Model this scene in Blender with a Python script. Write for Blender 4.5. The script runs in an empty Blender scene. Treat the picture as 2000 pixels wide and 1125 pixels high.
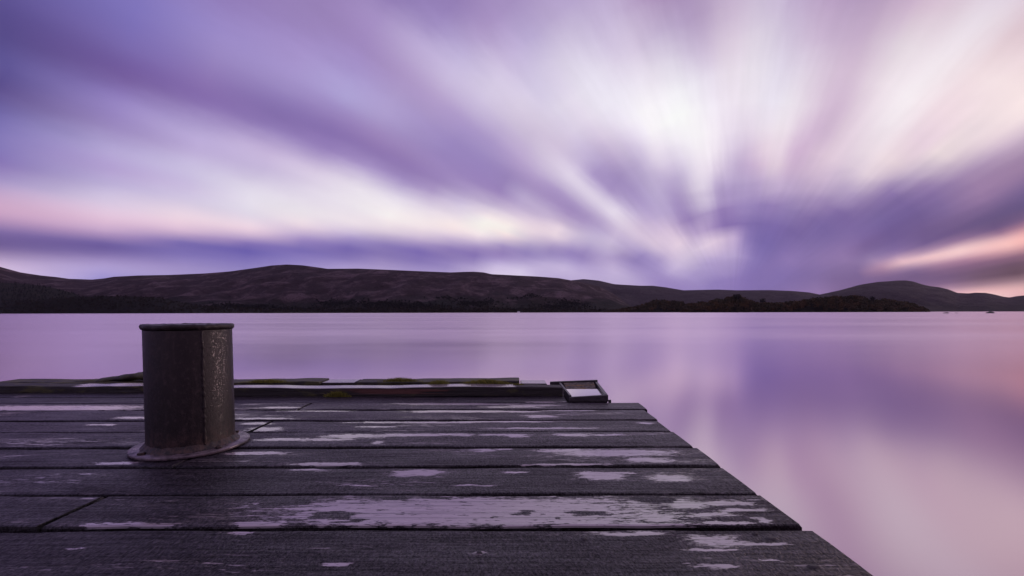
import bpy, bmesh, math, random
import numpy as np
from mathutils import Vector, Matrix

# ------------------------------------------------------------------ camera, sky, sun, exposure
scene = bpy.context.scene
COL = scene.collection
H, F = 0.52, 889.0                      # eye height above the deck (m), focal length (px of a 2000 px frame)
WATER_Z = -1.0

cam = bpy.data.objects.new('camera', bpy.data.cameras.new('camera'))
COL.objects.link(cam)
cam.location = (0, 0, H)
cam.rotation_euler = (math.radians(90), math.radians(0.115), 0)
cam.data.sensor_width = 36.0
cam.data.lens = 36.0 * F / 2000.0
cam.data.shift_y = 47.5 / 2000.0
cam.data.clip_start = 0.02
cam.data.clip_end = 60000
scene.camera = cam
scene.view_settings.view_transform = 'Standard'
scene.cycles.max_bounces = 5
scene.cycles.diffuse_bounces = 2
scene.cycles.glossy_bounces = 3
scene.cycles.volume_bounces = 0
scene.view_settings.look = 'None'
scene.view_settings.exposure = 0.0
scene.view_settings.gamma = 1.0
scene.view_settings.use_curve_mapping = False


def lin(c):
    c = np.asarray(c, float) / 255.0
    return np.where(c <= 0.04045, c / 12.92, ((c + 0.055) / 1.055) ** 2.4)


class G:
    """small node-graph helper"""
    def __init__(self, tree):
        self.t = tree
        tree.nodes.clear()

    def put(self, sock, v):
        if v is None:
            return
        if isinstance(v, bpy.types.NodeSocket):
            self.t.links.new(v, sock)
        else:
            sock.default_value = v

    def n(self, kind, props=None, **ins):
        nd = self.t.nodes.new(kind)
        for k, v in (props or {}).items():
            setattr(nd, k, v)
        for k, v in ins.items():
            self.put(nd.inputs[k.replace('_', ' ')], v)
        return nd

    def m(self, op, a, b=None, c=None, clamp=False):
        nd = self.t.nodes.new('ShaderNodeMath')
        nd.operation = op
        nd.use_clamp = clamp
        for i, v in enumerate((a, b, c)):
            self.put(nd.inputs[i], v)
        return nd.outputs[0]

    def vm(self, op, a, b=None, out=0):
        nd = self.t.nodes.new('ShaderNodeVectorMath')
        nd.operation = op
        self.put(nd.inputs[0], a)
        if b is not None:
            self.put(nd.inputs[1], b)
        return nd.outputs[out]

    def rng(self, v, a, b, c=0.0, d=1.0, smooth=False):
        nd = self.t.nodes.new('ShaderNodeMapRange')
        nd.clamp = True
        if smooth:
            nd.interpolation_type = 'SMOOTHSTEP'
        for i, q in enumerate((v, a, b, c, d)):
            self.put(nd.inputs[i], q)
        return nd.outputs[0]

    def mix(self, f, a, b):
        nd = self.t.nodes.new('ShaderNodeMix')
        nd.data_type = 'RGBA'
        self.put(nd.inputs[0], f)
        for i, v in ((6, a), (7, b)):
            if not isinstance(v, bpy.types.NodeSocket):
                v = tuple(v)[:3] + (1.0,)
            self.put(nd.inputs[i], v)
        return nd.outputs[2]

    def noise(self, vec, scale=1.0, detail=4.0, rough=0.55, dist=0.0):
        nd = self.n('ShaderNodeTexNoise', {'noise_dimensions': '3D'}, Vector=vec, Scale=scale, Detail=detail,
                    Roughness=rough, Distortion=dist)
        return nd.outputs[0]

    def sep(self, v):
        return self.n('ShaderNodeSeparateXYZ', Vector=v).outputs

    def comb(self, x=0.0, y=0.0, z=0.0):
        return self.n('ShaderNodeCombineXYZ', X=x, Y=y, Z=z).outputs[0]


# The long-exposure clouds run in parallel streaks along one wind direction, so the sky is a table over
# (angle from the wind axis, roll angle about that axis).  Colours as seen: px, py, r, g, b.
SKY = '''
0,0,100,88,155;60,60,105,92,165;0,80,92,80,140;160,0,120,110,185;300,20,138,126,200;480,10,155,132,195;400,70,158,142,205
490,100,168,150,212;200,100,122,104,175;60,100,98,84,148;250,160,130,105,172;100,130,108,92,158;0,130,105,95,165;300,170,135,112,178
450,200,140,118,182;400,150,150,125,190;120,180,132,118,188;200,190,145,128,195;0,170,100,86,152;60,220,120,105,172;150,215,142,122,188
280,210,165,145,208;400,245,182,165,215;490,275,200,180,225;300,260,165,142,200;0,240,125,115,185;100,260,152,138,205;220,280,185,172,220
350,290,195,178,222;0,295,145,130,195;430,215,145,120,185;500,10,155,132,192;600,50,162,140,198;650,10,160,136,192;800,20,155,133,192
900,10,158,135,192;980,20,172,150,200;510,110,168,152,212;600,150,176,158,215;520,190,145,122,185;500,220,142,120,185;700,110,165,142,202
760,70,180,158,210;850,120,200,184,224;930,130,205,192,228;980,90,195,175,218;900,70,178,158,210;990,180,220,208,232;960,200,215,202,230
700,190,178,165,218;800,160,178,155,205;850,200,182,160,208;620,170,180,168,220;780,230,182,165,215;680,220,160,138,198;600,220,150,128,190
600,260,145,122,185;700,285,152,128,188;850,270,162,142,200;950,280,172,152,205;520,270,180,160,210;510,295,205,185,225
1010,10,172,150,200;1100,20,185,165,210;1020,100,195,180,222;1100,80,208,195,225;1280,10,180,152,195;1380,15,180,155,195;1390,60,198,175,208
1300,60,196,178,212;1470,20,215,200,222;1200,60,205,190,222;1200,100,218,205,230;1100,150,225,215,235;1050,200,218,208,232;1150,180,236,230,244
1230,230,243,238,250;1330,260,249,246,250;1350,150,232,226,240;1450,80,228,215,230;1450,200,240,230,242;1400,220,243,234,246;1100,250,222,210,232
1080,290,212,195,222;1010,290,190,170,212;1200,280,215,198,225;1280,280,245,236,248;1480,280,225,205,225;1300,120,225,215,232
1510,10,205,190,218;1510,100,222,212,230;1600,20,195,170,205;1700,10,186,160,195;1690,60,200,175,205;1600,80,212,192,218;1800,10,215,190,212
1760,80,226,212,224;1900,10,225,208,222;1980,10,228,212,226;1990,60,225,200,210;1950,40,235,222,232;1880,90,240,228,236;1750,130,238,225,234
1820,170,248,236,242;1520,190,235,228,242;1560,230,236,222,234;1640,190,215,190,215;1625,240,208,182,210;1560,290,212,182,214;1600,290,220,195,218
1700,200,236,220,232;1720,260,238,224,234;1770,230,245,234,240;1850,220,240,215,225;1900,200,248,230,234;1980,180,248,228,230;1980,250,242,222,228
1900,260,232,214,222;1800,280,232,208,224;1950,290,205,180,205;1990,110,238,215,222
0,310,150,132,195;100,320,175,155,210;250,310,190,172,220;300,310,205,195,228;450,310,195,178,222;0,345,155,135,195;150,350,185,168,215
350,350,200,185,225;450,345,210,200,232;0,370,195,175,215;100,380,205,188,225;250,390,215,203,230;400,390,222,210,235;490,370,228,220,238
0,410,210,165,200;40,420,208,165,205;150,430,220,185,215;280,430,228,198,222;400,420,228,212,232;490,430,232,218,236;0,432,195,160,200
200,445,215,178,212;350,450,222,190,218;490,458,225,195,222;0,455,125,105,170;80,465,130,110,178;0,480,110,90,150;100,485,120,100,165
250,485,132,112,182;400,485,135,118,188;490,475,138,120,190;0,505,190,165,205;60,510,205,175,208;150,520,188,168,215;300,515,170,152,208
400,515,150,135,198;450,525,152,138,200;150,540,172,158,218;250,530,175,160,220
520,300,200,182,222;600,330,215,200,228;700,360,230,220,236;550,380,232,222,238;520,330,205,190,225;620,310,195,175,218;700,310,150,128,190
800,320,155,130,188;900,330,162,140,198;980,310,175,155,205;800,350,160,138,195;720,330,185,165,212;850,380,185,165,208;950,370,165,142,195
990,390,180,158,205;900,410,225,212,232;800,400,235,225,238;650,390,232,222,238;980,420,240,226,234;520,440,235,212,228;620,440,228,215,232
700,430,238,226,236;800,445,245,230,236;900,450,248,230,232;980,455,252,232,230;520,460,220,190,220;650,460,185,165,212;800,465,215,195,222
950,470,225,208,228;520,480,142,124,195;700,490,130,114,185;850,485,150,130,190;950,490,152,130,190;600,510,150,135,200;650,515,165,148,208
750,510,160,142,198;850,520,155,138,200;950,525,195,178,220;990,515,205,188,228
1010,320,185,162,208;1060,320,210,195,225;1100,350,218,205,230;1010,350,160,138,192;1050,365,175,152,202;1150,330,190,172,215;1220,350,172,152,200
1250,320,195,178,215;1280,310,228,215,235;1380,320,240,228,242;1340,350,205,190,222;1370,380,225,212,232;1430,330,200,180,215;1480,330,208,182,215
1450,370,185,165,208;1490,310,225,200,222;1030,390,195,178,215;1110,390,172,150,200;1150,380,222,210,232;1210,420,230,218,236;1180,400,228,216,235
1240,390,178,158,206;1300,390,190,172,214;1340,410,162,138,192;1400,420,152,126,186;1480,430,132,112,178;1490,460,124,106,176;1110,420,178,155,202
1180,440,185,165,208;1260,430,195,175,215;1050,430,215,195,220;1010,440,245,226,232;1060,450,240,220,230;1120,460,215,198,222;1180,465,205,190,222
1240,460,215,195,222;1320,460,228,205,226;1380,460,215,192,222;1410,480,225,202,226;1330,490,225,205,228;1440,470,195,170,215;1010,470,222,205,228
1100,485,165,145,200;1050,490,152,134,190;1220,505,160,140,195;1280,500,165,145,200;1350,505,205,188,220;1420,500,200,180,220;1460,490,160,140,200
1490,500,128,112,182;1010,520,205,190,228;1100,520,202,186,226;1200,525,200,182,222;1080,540,190,172,218;1300,520,200,182,222;1400,520,170,150,208
1450,540,140,120,190;1300,545,165,145,205;1480,555,130,112,182;1200,540,195,178,220;1380,558,148,130,195
1510,320,225,205,222;1560,320,205,178,208;1600,310,225,200,220;1530,360,205,182,215;1580,370,192,168,205;1650,350,205,185,212;1690,360,212,192,215
1750,330,222,202,215;1850,310,228,210,218;1800,320,226,208,218;1850,340,178,155,190;1950,310,175,150,185;1990,330,160,130,170;1900,370,160,130,175
1750,360,165,142,190;1800,370,145,120,175;1550,410,150,130,185;1650,400,145,122,180;1520,400,158,135,190;1750,400,125,105,165;1850,400,130,108,165
1990,390,112,92,148;1600,440,125,105,170;1510,450,128,108,178;1700,440,125,105,170;1800,450,112,90,150;1900,430,112,90,145;1990,430,105,85,135
1950,450,130,100,150;1850,470,130,105,155;1600,480,130,110,172;1700,480,122,98,158;1550,500,145,122,185;1650,505,148,122,178;1720,505,165,138,182
1780,490,165,135,180;1850,490,245,195,205;1900,485,253,215,215;1950,475,253,205,205;1995,468,250,185,185;1800,505,253,210,212;1750,514,240,180,190
1900,500,190,140,170;1980,485,235,180,185;1850,520,165,125,160;1990,500,130,95,130;1950,520,110,82,120;1700,530,130,105,160;1600,535,128,108,170
1520,545,130,112,182;1800,540,112,88,140;1900,540,100,78,118;1990,540,85,65,100;1650,560,120,98,155;1580,570,145,120,180;1950,552,95,75,112
200,460,165,140,195;200,472,128,108,172;200,495,128,110,175;200,507,172,152,208;350,468,150,130,190;350,497,135,120,190;300,500,152,136,198
300,470,140,120,182;450,470,142,124,190;450,498,136,120,190;580,470,150,132,195;580,490,136,120,192;780,480,140,122,188;780,495,140,122,188;900,478,165,145,200
900,495,150,130,190;1250,480,192,174,214;1150,500,158,138,196;640,495,131,115,187;0,468,116,96,160;60,495,118,98,162
1330,400,165,142,196;1350,440,160,136,192;1400,390,170,148,200;1300,420,190,170,212;1430,410,150,125,186;1400,440,155,130,190;1430,440,142,118,182
1450,400,160,138,195;1500,390,165,142,196;1420,455,165,142,196;1425,490,215,195,224;1455,470,150,130,192;1475,480,132,114,182;1300,470,222,200,224
1270,480,212,192,220;1200,480,200,182,216;1500,520,135,115,182;1430,525,160,140,200;1350,530,180,162,212;1250,540,180,162,212;1550,460,122,102,168
1560,430,135,113,174;1620,420,135,112,172;1700,410,132,110,168;1550,540,128,108,174;1600,510,142,118,178;1650,530,130,106,162;1720,540,118,94,148
1500,570,130,112,180;1450,565,135,116,186;1850,455,112,90,145;1950,440,108,86,138;1900,452,116,92,145;1980,448,140,104,145;1800,488,150,122,170
1850,476,142,114,160;1950,457,160,118,152;1995,440,112,88,138;1800,518,160,128,165;1850,508,190,145,172;1900,512,145,108,148;1950,500,150,108,140
1950,490,205,152,165;1850,535,112,86,135;1950,535,92,70,108;1750,555,115,92,146;1700,548,122,98,154;1900,566,222,178,188;1930,554,112,86,120;1970,566,225,178,186
1090,330,222,208,232;1130,365,226,214,234;1195,412,232,220,238;1160,355,185,165,210;1200,380,178,158,205;1090,370,178,156,204;1140,410,176,154,202
1390,290,246,236,246;1410,350,212,194,224;1360,340,232,220,238;1320,330,212,196,226;1520,340,228,205,224;1545,330,206,178,210;1470,300,214,190,220;1510,300,232,212,228
0,440,175,140,190;0,450,135,112,175;100,440,215,175,208;100,449,180,150,200;100,458,138,118,180;300,453,218,182,214;300,461,170,148,200
400,455,224,192,220;400,463,172,150,204;400,472,140,122,190;600,452,225,200,224;600,462,195,172,216;600,472,150,132,196;700,450,230,212,230
700,460,200,182,220;700,472,155,138,198;800,458,235,215,230;800,474,165,146,202;900,463,240,220,230;900,471,200,180,218;1000,463,246,226,230
1000,476,185,166,210;1000,490,150,130,190;1100,466,228,208,226;1100,476,185,166,210;100,498,140,115,172;100,506,195,165,205;30,498,150,122,170
200,500,140,122,184;1000,508,175,155,208;950,513,165,147,205;1050,508,185,168,215;1100,505,170,152,205;1770,510,252,205,208;1825,500,254,212,212
1875,490,254,214,212;1925,480,254,208,206;1975,470,252,198,198;1770,498,170,140,182;1825,485,165,132,172;1875,472,165,128,165;1925,461,165,122,156
1975,450,150,110,148;1770,522,160,130,172;1825,515,165,128,165;1875,508,175,132,165;1925,505,165,118,150;1975,498,150,105,138;1825,470,122,98,152
1925,447,110,87,138
1850,552,110,85,135;1880,562,215,170,185;1950,560,225,180,190;1995,558,225,180,185;1990,575,215,165,180
'''
ALPHA = math.atan(430.0 / F)            # wind azimuth, right of straight ahead
WV = Vector((math.sin(ALPHA), math.cos(ALPHA), 0))
WP = Vector((math.cos(ALPHA), -math.sin(ALPHA), 0))


def horizon(px):
    return 612.0 - 0.002 * px


def build_world():
    th, ps, cc = [], [], []
    for row in SKY.replace('\n', ';').split(';'):
        if not row.strip():
            continue
        px, py, r, g, b = map(float, row.split(','))
        v = Vector(((px - 1000) / F, 1, (horizon(px) - py) / F)).normalized()
        th.append(math.degrees(math.acos(v.dot(WV))))
        ps.append(math.degrees(math.atan2(v.z, v.dot(WP))))
        cc.append((r, g, b))
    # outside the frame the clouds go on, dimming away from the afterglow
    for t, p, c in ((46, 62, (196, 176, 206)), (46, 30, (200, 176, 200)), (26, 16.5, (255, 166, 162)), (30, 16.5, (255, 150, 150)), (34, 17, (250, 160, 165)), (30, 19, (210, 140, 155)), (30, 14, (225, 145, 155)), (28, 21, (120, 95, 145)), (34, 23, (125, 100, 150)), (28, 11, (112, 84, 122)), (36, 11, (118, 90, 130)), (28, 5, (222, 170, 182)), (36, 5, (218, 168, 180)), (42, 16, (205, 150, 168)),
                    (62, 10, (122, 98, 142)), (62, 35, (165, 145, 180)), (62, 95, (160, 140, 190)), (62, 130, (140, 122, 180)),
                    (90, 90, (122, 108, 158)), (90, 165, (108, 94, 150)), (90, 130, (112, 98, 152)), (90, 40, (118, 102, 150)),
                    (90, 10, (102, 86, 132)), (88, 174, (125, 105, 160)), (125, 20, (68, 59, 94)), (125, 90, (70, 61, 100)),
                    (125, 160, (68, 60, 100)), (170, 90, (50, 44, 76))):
        th.append(t); ps.append(p); cc.append(c)
    th, ps, cc = np.radians(th), np.radians(ps), np.array(cc, float)

    rings = [0, 2, 4, 6, 8, 10, 12, 14, 16, 18, 20, 22.5, 25, 28, 31, 34.5, 38, 42, 46, 51, 56, 62, 68, 75, 90, 115, 180]
    # roll-angle stops, one ramp for each side of the wind axis, finest near the horizon
    near_r = [0, 3, 5, 6.5, 8, 9.5, 11, 12.5, 14, 15.2, 16.4, 17.6, 19, 21, 23, 25.5, 28, 31, 34, 37, 40.5, 44, 48, 52, 56, 60, 65, 70, 75, 80, 85, 90]
    near_l = [0, 1.5, 2.7, 3.7, 4.6, 5.5, 6.4, 7.3, 8.3, 9.5, 11, 12.7, 14.5, 16.5, 18.5, 21, 23.5, 26, 29, 32, 35.5, 39, 43, 47, 51.5, 56, 61, 66.5,
              72, 78, 84, 90]

    def dist(t, p):
        st = 1.0 + 0.9 * np.clip((0.5 * (th + t) - 0.08) / 0.35, 0, 1)         # longer along the wind away from the vanishing point
        ds = (th - t) / st
        dp = np.sin(np.clip(0.5 * (th + t), 0.01, math.pi / 2)) * (ps - p)
        return np.sqrt(ds * ds + dp * dp)

    def broad(d):
        w = np.exp(-0.5 * (d / max(math.radians(6), np.sort(d)[3] * .9)) ** 2) + 1e-9
        return (w[:, None] * cc).sum(0) / w.sum()

    def kern(d):
        q = 1.732 * d / math.radians(3.6)
        return (1 + q) * np.exp(-q)

    DD = np.array([dist(t, p) for t, p in zip(th, ps)])
    res = cc - np.array([broad(d) for d in DD])
    wts = np.linalg.solve(kern(DD) + 0.008 * np.eye(len(th)), res)

    def look(t, p):
        d = dist(t, p)
        c = np.clip(broad(d) + kern(d) @ wts, 40, 253)
        c = 190 + 1.10 * (c - 190)
        return np.clip(c.mean() + 0.89 * (c - c.mean()), 20, 255)

    world = bpy.data.worlds.new('World')
    world.use_nodes = True
    g = G(world.node_tree)
    d = g.n('ShaderNodeTexCoord').outputs['Generated']
    d = g.vm('NORMALIZE', d)
    a = g.vm('DOT_PRODUCT', d, tuple(WV), 1)
    l = g.vm('DOT_PRODUCT', d, tuple(WP), 1)
    u = g.m('ABSOLUTE', g.sep(d)[2])
    theta = g.m('ARCCOSINE', a)
    psi = g.m('ARCTAN2', u, l)
    # fine drawn-out streaks: noise that is long along the wind and fine across it
    sv = g.comb(g.m('MULTIPLY', psi, 9.0), g.m('MULTIPLY', theta, 3.6), 3.7)
    s1 = g.m('SUBTRACT', g.noise(sv, 1.6, 5.0, 0.6), 0.5)
    soft = g.vm('MULTIPLY', d, (3.0, 3.0, 9.0))
    s2 = g.m('SUBTRACT', g.noise(soft, 1.7, 3.0, 0.5), 0.5)
    sf = g.comb(g.m('MULTIPLY', psi, 24.0), g.m('MULTIPLY', theta, 5.5), 8.1)
    s3 = g.m('SUBTRACT', g.noise(sf, 1.3, 3.0, 0.5), 0.5)                   # hair-fine rays
    edge = g.m('SINE', psi)                                    # no wobble at the horizon
    psi2 = g.m('ADD', psi, g.m('MULTIPLY', g.m('MULTIPLY', s1, edge), 0.075))
    th2 = g.m('ADD', theta, g.m('MULTIPLY', s2, 0.05))
    fr = g.m('DIVIDE', psi2, math.pi / 2, clamp=True)
    fl = g.m('DIVIDE', g.m('SUBTRACT', math.pi, psi2), math.pi / 2, clamp=True)
    side = g.m('GREATER_THAN', psi2, math.pi / 2)

    def ramp(gg, t, stops, fac, left):
        nd = gg.n('ShaderNodeValToRGB', Fac=fac)
        cr = nd.color_ramp
        cr.interpolation = 'CARDINAL'
        while len(cr.elements) < len(stops):
            cr.elements.new(0.5)
        for e, s in zip(cr.elements, stops):
            e.position = s / 90.0
        for e, s in zip(cr.elements, stops):
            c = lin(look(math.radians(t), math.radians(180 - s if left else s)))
            e.color = (c[0], c[1], c[2], 1)
        return nd.outputs[0]

    lum = g.m('ADD', 1.0, g.m('ADD', g.m('MULTIPLY', g.m('MULTIPLY', s3, edge), 0.08), g.m('MULTIPLY', g.m('ADD', s1, g.m('MULTIPLY', s2, 0.5)), 0.13)))

    def cell(k, left):
        """sky between two rings on one side of the wind axis"""
        grp = bpy.data.node_groups.new('sky_cell', 'ShaderNodeTree')          # small groups keep edits quick
        for q in ('roll', 'blend'):
            grp.interface.new_socket(q, in_out='INPUT', socket_type='NodeSocketFloat')
        grp.interface.new_socket('colour', in_out='OUTPUT', socket_type='NodeSocketColor')
        gg = G(grp)
        gi = gg.n('NodeGroupInput').outputs
        st = near_l if left else near_r
        oc = gg.mix(gi[1], ramp(gg, rings[k], st, gi[0], left), ramp(gg, rings[k + 1], st, gi[0], left))
        gg.put(gg.n('NodeGroupOutput').inputs[0], oc)
        nd = g.n('ShaderNodeGroup', {'node_tree': grp})
        g.put(nd.inputs[0], fl if left else fr)
        g.put(nd.inputs[1], g.rng(th2, math.radians(rings[k]), math.radians(rings[k + 1])))
        return g.n('ShaderNodeBackground', Color=nd.outputs[0], Strength=lum).outputs[0]

    def pick(fac, a, b):
        mx = g.n('ShaderNodeMixShader', Fac=fac)
        g.put(mx.inputs[1], a)
        g.put(mx.inputs[2], b)
        return mx.outputs[0]

    def tree(lo, hi, left):                                                   # binary search keeps each lookup cheap
        if hi - lo == 1:
            return cell(lo, left)
        mid = (lo + hi) // 2
        return pick(g.m('GREATER_THAN', th2, math.radians(rings[mid])), tree(lo, mid, left), tree(mid, hi, left))

    b1 = pick(side, tree(0, len(rings) - 1, False), tree(0, len(rings) - 1, True))
    sky = g.n('ShaderNodeTexSky', {'sky_type': 'NISHITA', 'sun_disc': False, 'sun_elevation': math.radians(4),
                                   'sun_rotation': math.radians(60)})
    b2 = g.n('ShaderNodeBackground', Color=sky.outputs[0], Strength=0.05)
    mixs = g.n('ShaderNodeMixShader', Fac=0.06)
    g.put(mixs.inputs[1], b1)
    g.put(mixs.inputs[2], b2.outputs[0])
    g.n('ShaderNodeOutputWorld', Surface=mixs.outputs[0])
    world.cycles.sampling_method = 'MANUAL'
    world.cycles.sample_map_resolution = 512
    scene.world = world


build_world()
sun = bpy.data.objects.new('sun', bpy.data.lights.new('sun', 'SUN'))
COL.objects.link(sun)
sun.data.energy = 0.85
sun.data.angle = math.radians(12)
sun.data.color = (1.0, 0.74, 0.72)
_az, _el = math.radians(60), math.radians(4)
sun.rotation_euler = Vector((-math.sin(_az) * math.cos(_el), -math.cos(_az) * math.cos(_el), -math.sin(_el))).to_track_quat('-Z', 'Y').to_euler()

# ------------------------------------------------------------------ helpers


def tag(o, label=None, cat=None, group=None, kind=None):
    for k, v in (('label', label), ('category', cat), ('group', group), ('kind', kind)):
        if v:
            o[k] = v
    return o


def empty(name, loc=(0, 0, 0)):
    o = bpy.data.objects.new(name, None)
    o.empty_display_size = 0.1
    COL.objects.link(o)
    o.location = loc
    return o


def mesh_obj(name, verts, faces, mat, parent=None, smooth=False):
    me = bpy.data.meshes.new(name)
    me.from_pydata([tuple(v) for v in verts], [], [tuple(f) for f in faces])
    me.update()
    if smooth:
        me.polygons.foreach_set('use_smooth', [True] * len(me.polygons))
    o = bpy.data.objects.new(name, me)
    COL.objects.link(o)
    if mat:
        me.materials.append(mat)
    if parent:
        o.parent = parent
        o.matrix_parent_inverse = Matrix.Translation(parent.location).inverted()
    return o


def material(name):
    m = bpy.data.materials.new(name)
    m.use_nodes = True
    return m, G(m.node_tree)


def finish(g, **ins):
    b = g.n('ShaderNodeBsdfPrincipled', **ins)
    g.n('ShaderNodeOutputMaterial', Surface=b.outputs[0])
    return b


def bump(g, height, dist, strength=1.0, normal=None):
    return g.n('ShaderNodeBump', Strength=strength, Distance=dist, Height=height, Normal=normal).outputs[0]


def deck(px, py):
    """point of the deck plane"""
    d = H * F / (py - horizon(px))
    return (px - 1000) / F * d, d


_lat = np.random.default_rng(5).random((256, 256))


def vnoise(x, y):
    x, y = np.asarray(x, float), np.asarray(y, float)
    xi, yi = np.floor(x).astype(int), np.floor(y).astype(int)
    fx, fy = x - xi, y - yi
    fx, fy = fx * fx * (3 - 2 * fx), fy * fy * (3 - 2 * fy)
    A = _lat[xi % 256, yi % 256]; B = _lat[(xi + 1) % 256, yi % 256]
    C = _lat[xi % 256, (yi + 1) % 256]; D = _lat[(xi + 1) % 256, (yi + 1) % 256]
    return (A + (B - A) * fx) * (1 - fy) + (C + (D - C) * fx) * fy - 0.5


def fbm(x, y, o=5, r=0.5):
    s, a = 0, 1.0
    for k in range(o):
        s = s + a * vnoise(x * 2 ** k + 17.3 * k, y * 2 ** k + 9.1 * k)
        a *= r
    return s


# ------------------------------------------------------------------ water


def water_material():
    m, g = material('lake_water')
    pos = g.n('ShaderNodeNewGeometry').outputs['Position']
    lanes = g.noise(g.vm('MULTIPLY', pos, (0.006, 0.05, 0.0)), 1.0, 4.0, 0.55)
    broad = g.noise(g.vm('MULTIPLY', pos, (0.12, 0.25, 0.0)), 1.0, 2.0, 0.5)
    offshore = g.rng(g.vm('LENGTH', pos, out=1), 9.0, 34.0, 0.125, 0.205, True)          # calm by the pier, ruffled farther out
    rough = g.m('ADD', offshore, g.m('ADD', g.rng(lanes, 0.3, 0.7, -0.02, 0.05), g.m('MULTIPLY', g.m('SUBTRACT', broad, 0.5), 0.04)))
    gl = g.n('ShaderNodeBsdfGlossy', Color=(0.97, 0.85, 0.94, 1), Roughness=rough)
    body = g.n('ShaderNodeBsdfDiffuse', Color=(0.22, 0.11, 0.15, 1))
    lw = g.n('ShaderNodeFresnel', IOR=2.6).outputs[0]
    fac = g.rng(lw, 0.15, 0.70, 0.40, 1.0)
    mx = g.n('ShaderNodeMixShader', Fac=fac)
    g.put(mx.inputs[1], body.outputs[0]); g.put(mx.inputs[2], gl.outputs[0])
    g.n('ShaderNodeOutputMaterial', Surface=mx.outputs[0])
    return m


R = 12000
ys = [-R, -200, -20, 0, 20, 60, 200, 800, 3000, R]
xs = [-R, -3000, -300, -30, 0, 30, 300, 3000, R]
vv = [(x, y, WATER_Z) for y in ys for x in xs]
ff = [(j * len(xs) + i, j * len(xs) + i + 1, (j + 1) * len(xs) + i + 1, (j + 1) * len(xs) + i) for j in range(len(ys) - 1) for i in range(len(xs) - 1)]
tag(mesh_obj('water', vv, ff, water_material()), kind='structure')

# ------------------------------------------------------------------ hills


def hill_material(name, low, mid, high, scale, plantation=0.55):
    m, g = material(name)
    pos = g.n('ShaderNodeNewGeometry').outputs['Position']
    z = g.sep(pos)[2]
    a = g.noise(g.vm('MULTIPLY', pos, (1, 0.6, 2.2)), 0.006 * scale, 7.0, 0.62, 0.6)
    b = g.noise(g.vm('MULTIPLY', pos, (1, 0.3, 2.0)), 0.045 * scale, 5.0, 0.7, 0.5)
    c = g.noise(pos, 0.0035 * scale, 4.0, 0.6)
    col = g.mix(g.rng(g.m("ADD", a, g.m("MULTIPLY", g.m("SUBTRACT", b, 0.5), 0.7)), 0.47, 0.68), mid, high)
    col = g.mix(g.rng(b, 0.50, 0.66, 0, 0.85), col, tuple(0.15 * q for q in mid))
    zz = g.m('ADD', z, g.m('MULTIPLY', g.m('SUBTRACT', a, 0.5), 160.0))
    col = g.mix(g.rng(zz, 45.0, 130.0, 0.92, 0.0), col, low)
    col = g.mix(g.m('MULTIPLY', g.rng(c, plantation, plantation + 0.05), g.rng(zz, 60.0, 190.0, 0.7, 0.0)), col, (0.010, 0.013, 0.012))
    h = g.m('ADD', a, g.m('MULTIPLY', b, 0.8))
    finish(g, Base_Color=col, Roughness=0.95, Specular_IOR_Level=0.1, Normal=bump(g, h, 70.0, 1.0))
    return m


class Hill:
    def __init__(self, name, prof, D0, D1, mat, px0, px1, nx=420, ny=46, seed=0.0, power=1.1, amp=0.13, back=0.35):
        self.p, self.D0, self.D1, self.seed, self.power, self.amp = np.array(prof, float), D0, D1, seed, power, amp
        px = np.linspace(px0, px1, nx)
        ts = np.concatenate([np.linspace(0, 1, ny), [1.06, 1.2, 1.0 + back * 1.6]])
        PX, T = np.meshgrid(px, ts)
        X, Y, Z = self.at(PX, T)
        v = np.stack([X, Y, Z], -1).reshape(-1, 3)
        nr = len(ts)
        f = [(j * nx + i, j * nx + i + 1, (j + 1) * nx + i + 1, (j + 1) * nx + i) for j in range(nr - 1) for i in range(nx - 1)]
        self.o = mesh_obj(name, v, f, mat, smooth=True)
        tag(self.o, kind='structure')

    def at(self, px, t):
        px, t = np.asarray(px, float), np.asarray(t, float)
        y = np.interp(px, self.p[:, 0], self.p[:, 1])
        e = (horizon(px) - y) / F
        D1 = self.D1 * (1 + 0.06 * np.sin(px * 0.006 + self.seed))
        D0 = self.D0 * (1 + 0.05 * np.sin(px * 0.013 + 2 * self.seed) + 0.03 * fbm(px * 0.01, px * 0 + self.seed))
        D = D0 + (D1 - D0) * t
        top = H + e * D1 + 0 * t
        zs = WATER_Z - 1.5
        tc = np.clip(t, 0, 1)
        s = tc ** self.power
        X = (px - 1000) / F * D
        n = fbm(X * 0.0022 + self.seed, D * 0.0022 + 3.1, 6, 0.52)
        r = 0.25 - np.abs(fbm(X * 0.0035 + 7 + self.seed, D * 0.0016, 4))
        w = tc * (1 - tc) * 4
        z = zs + (top - zs) * (s + self.amp * w * (n + 1.2 * r))
        z = z + w * 0 + np.where(t > 1, -(t - 1) * (top - zs) * 1.5, 0)
        return X, D, np.where(t <= 0, zs, np.maximum(z, zs))


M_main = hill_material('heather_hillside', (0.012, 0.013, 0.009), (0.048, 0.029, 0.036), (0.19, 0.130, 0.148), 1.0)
M_far = hill_material('distant_moorland', (0.026, 0.022, 0.026), (0.046, 0.033, 0.044), (0.075, 0.056, 0.068), 0.7, 0.7)  # bluish colours put the fade of distance into the hill itself
M_wood = hill_material('wooded_ground', (0.018, 0.019, 0.013), (0.024, 0.025, 0.016), (0.040, 0.036, 0.022), 3.0)

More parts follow.
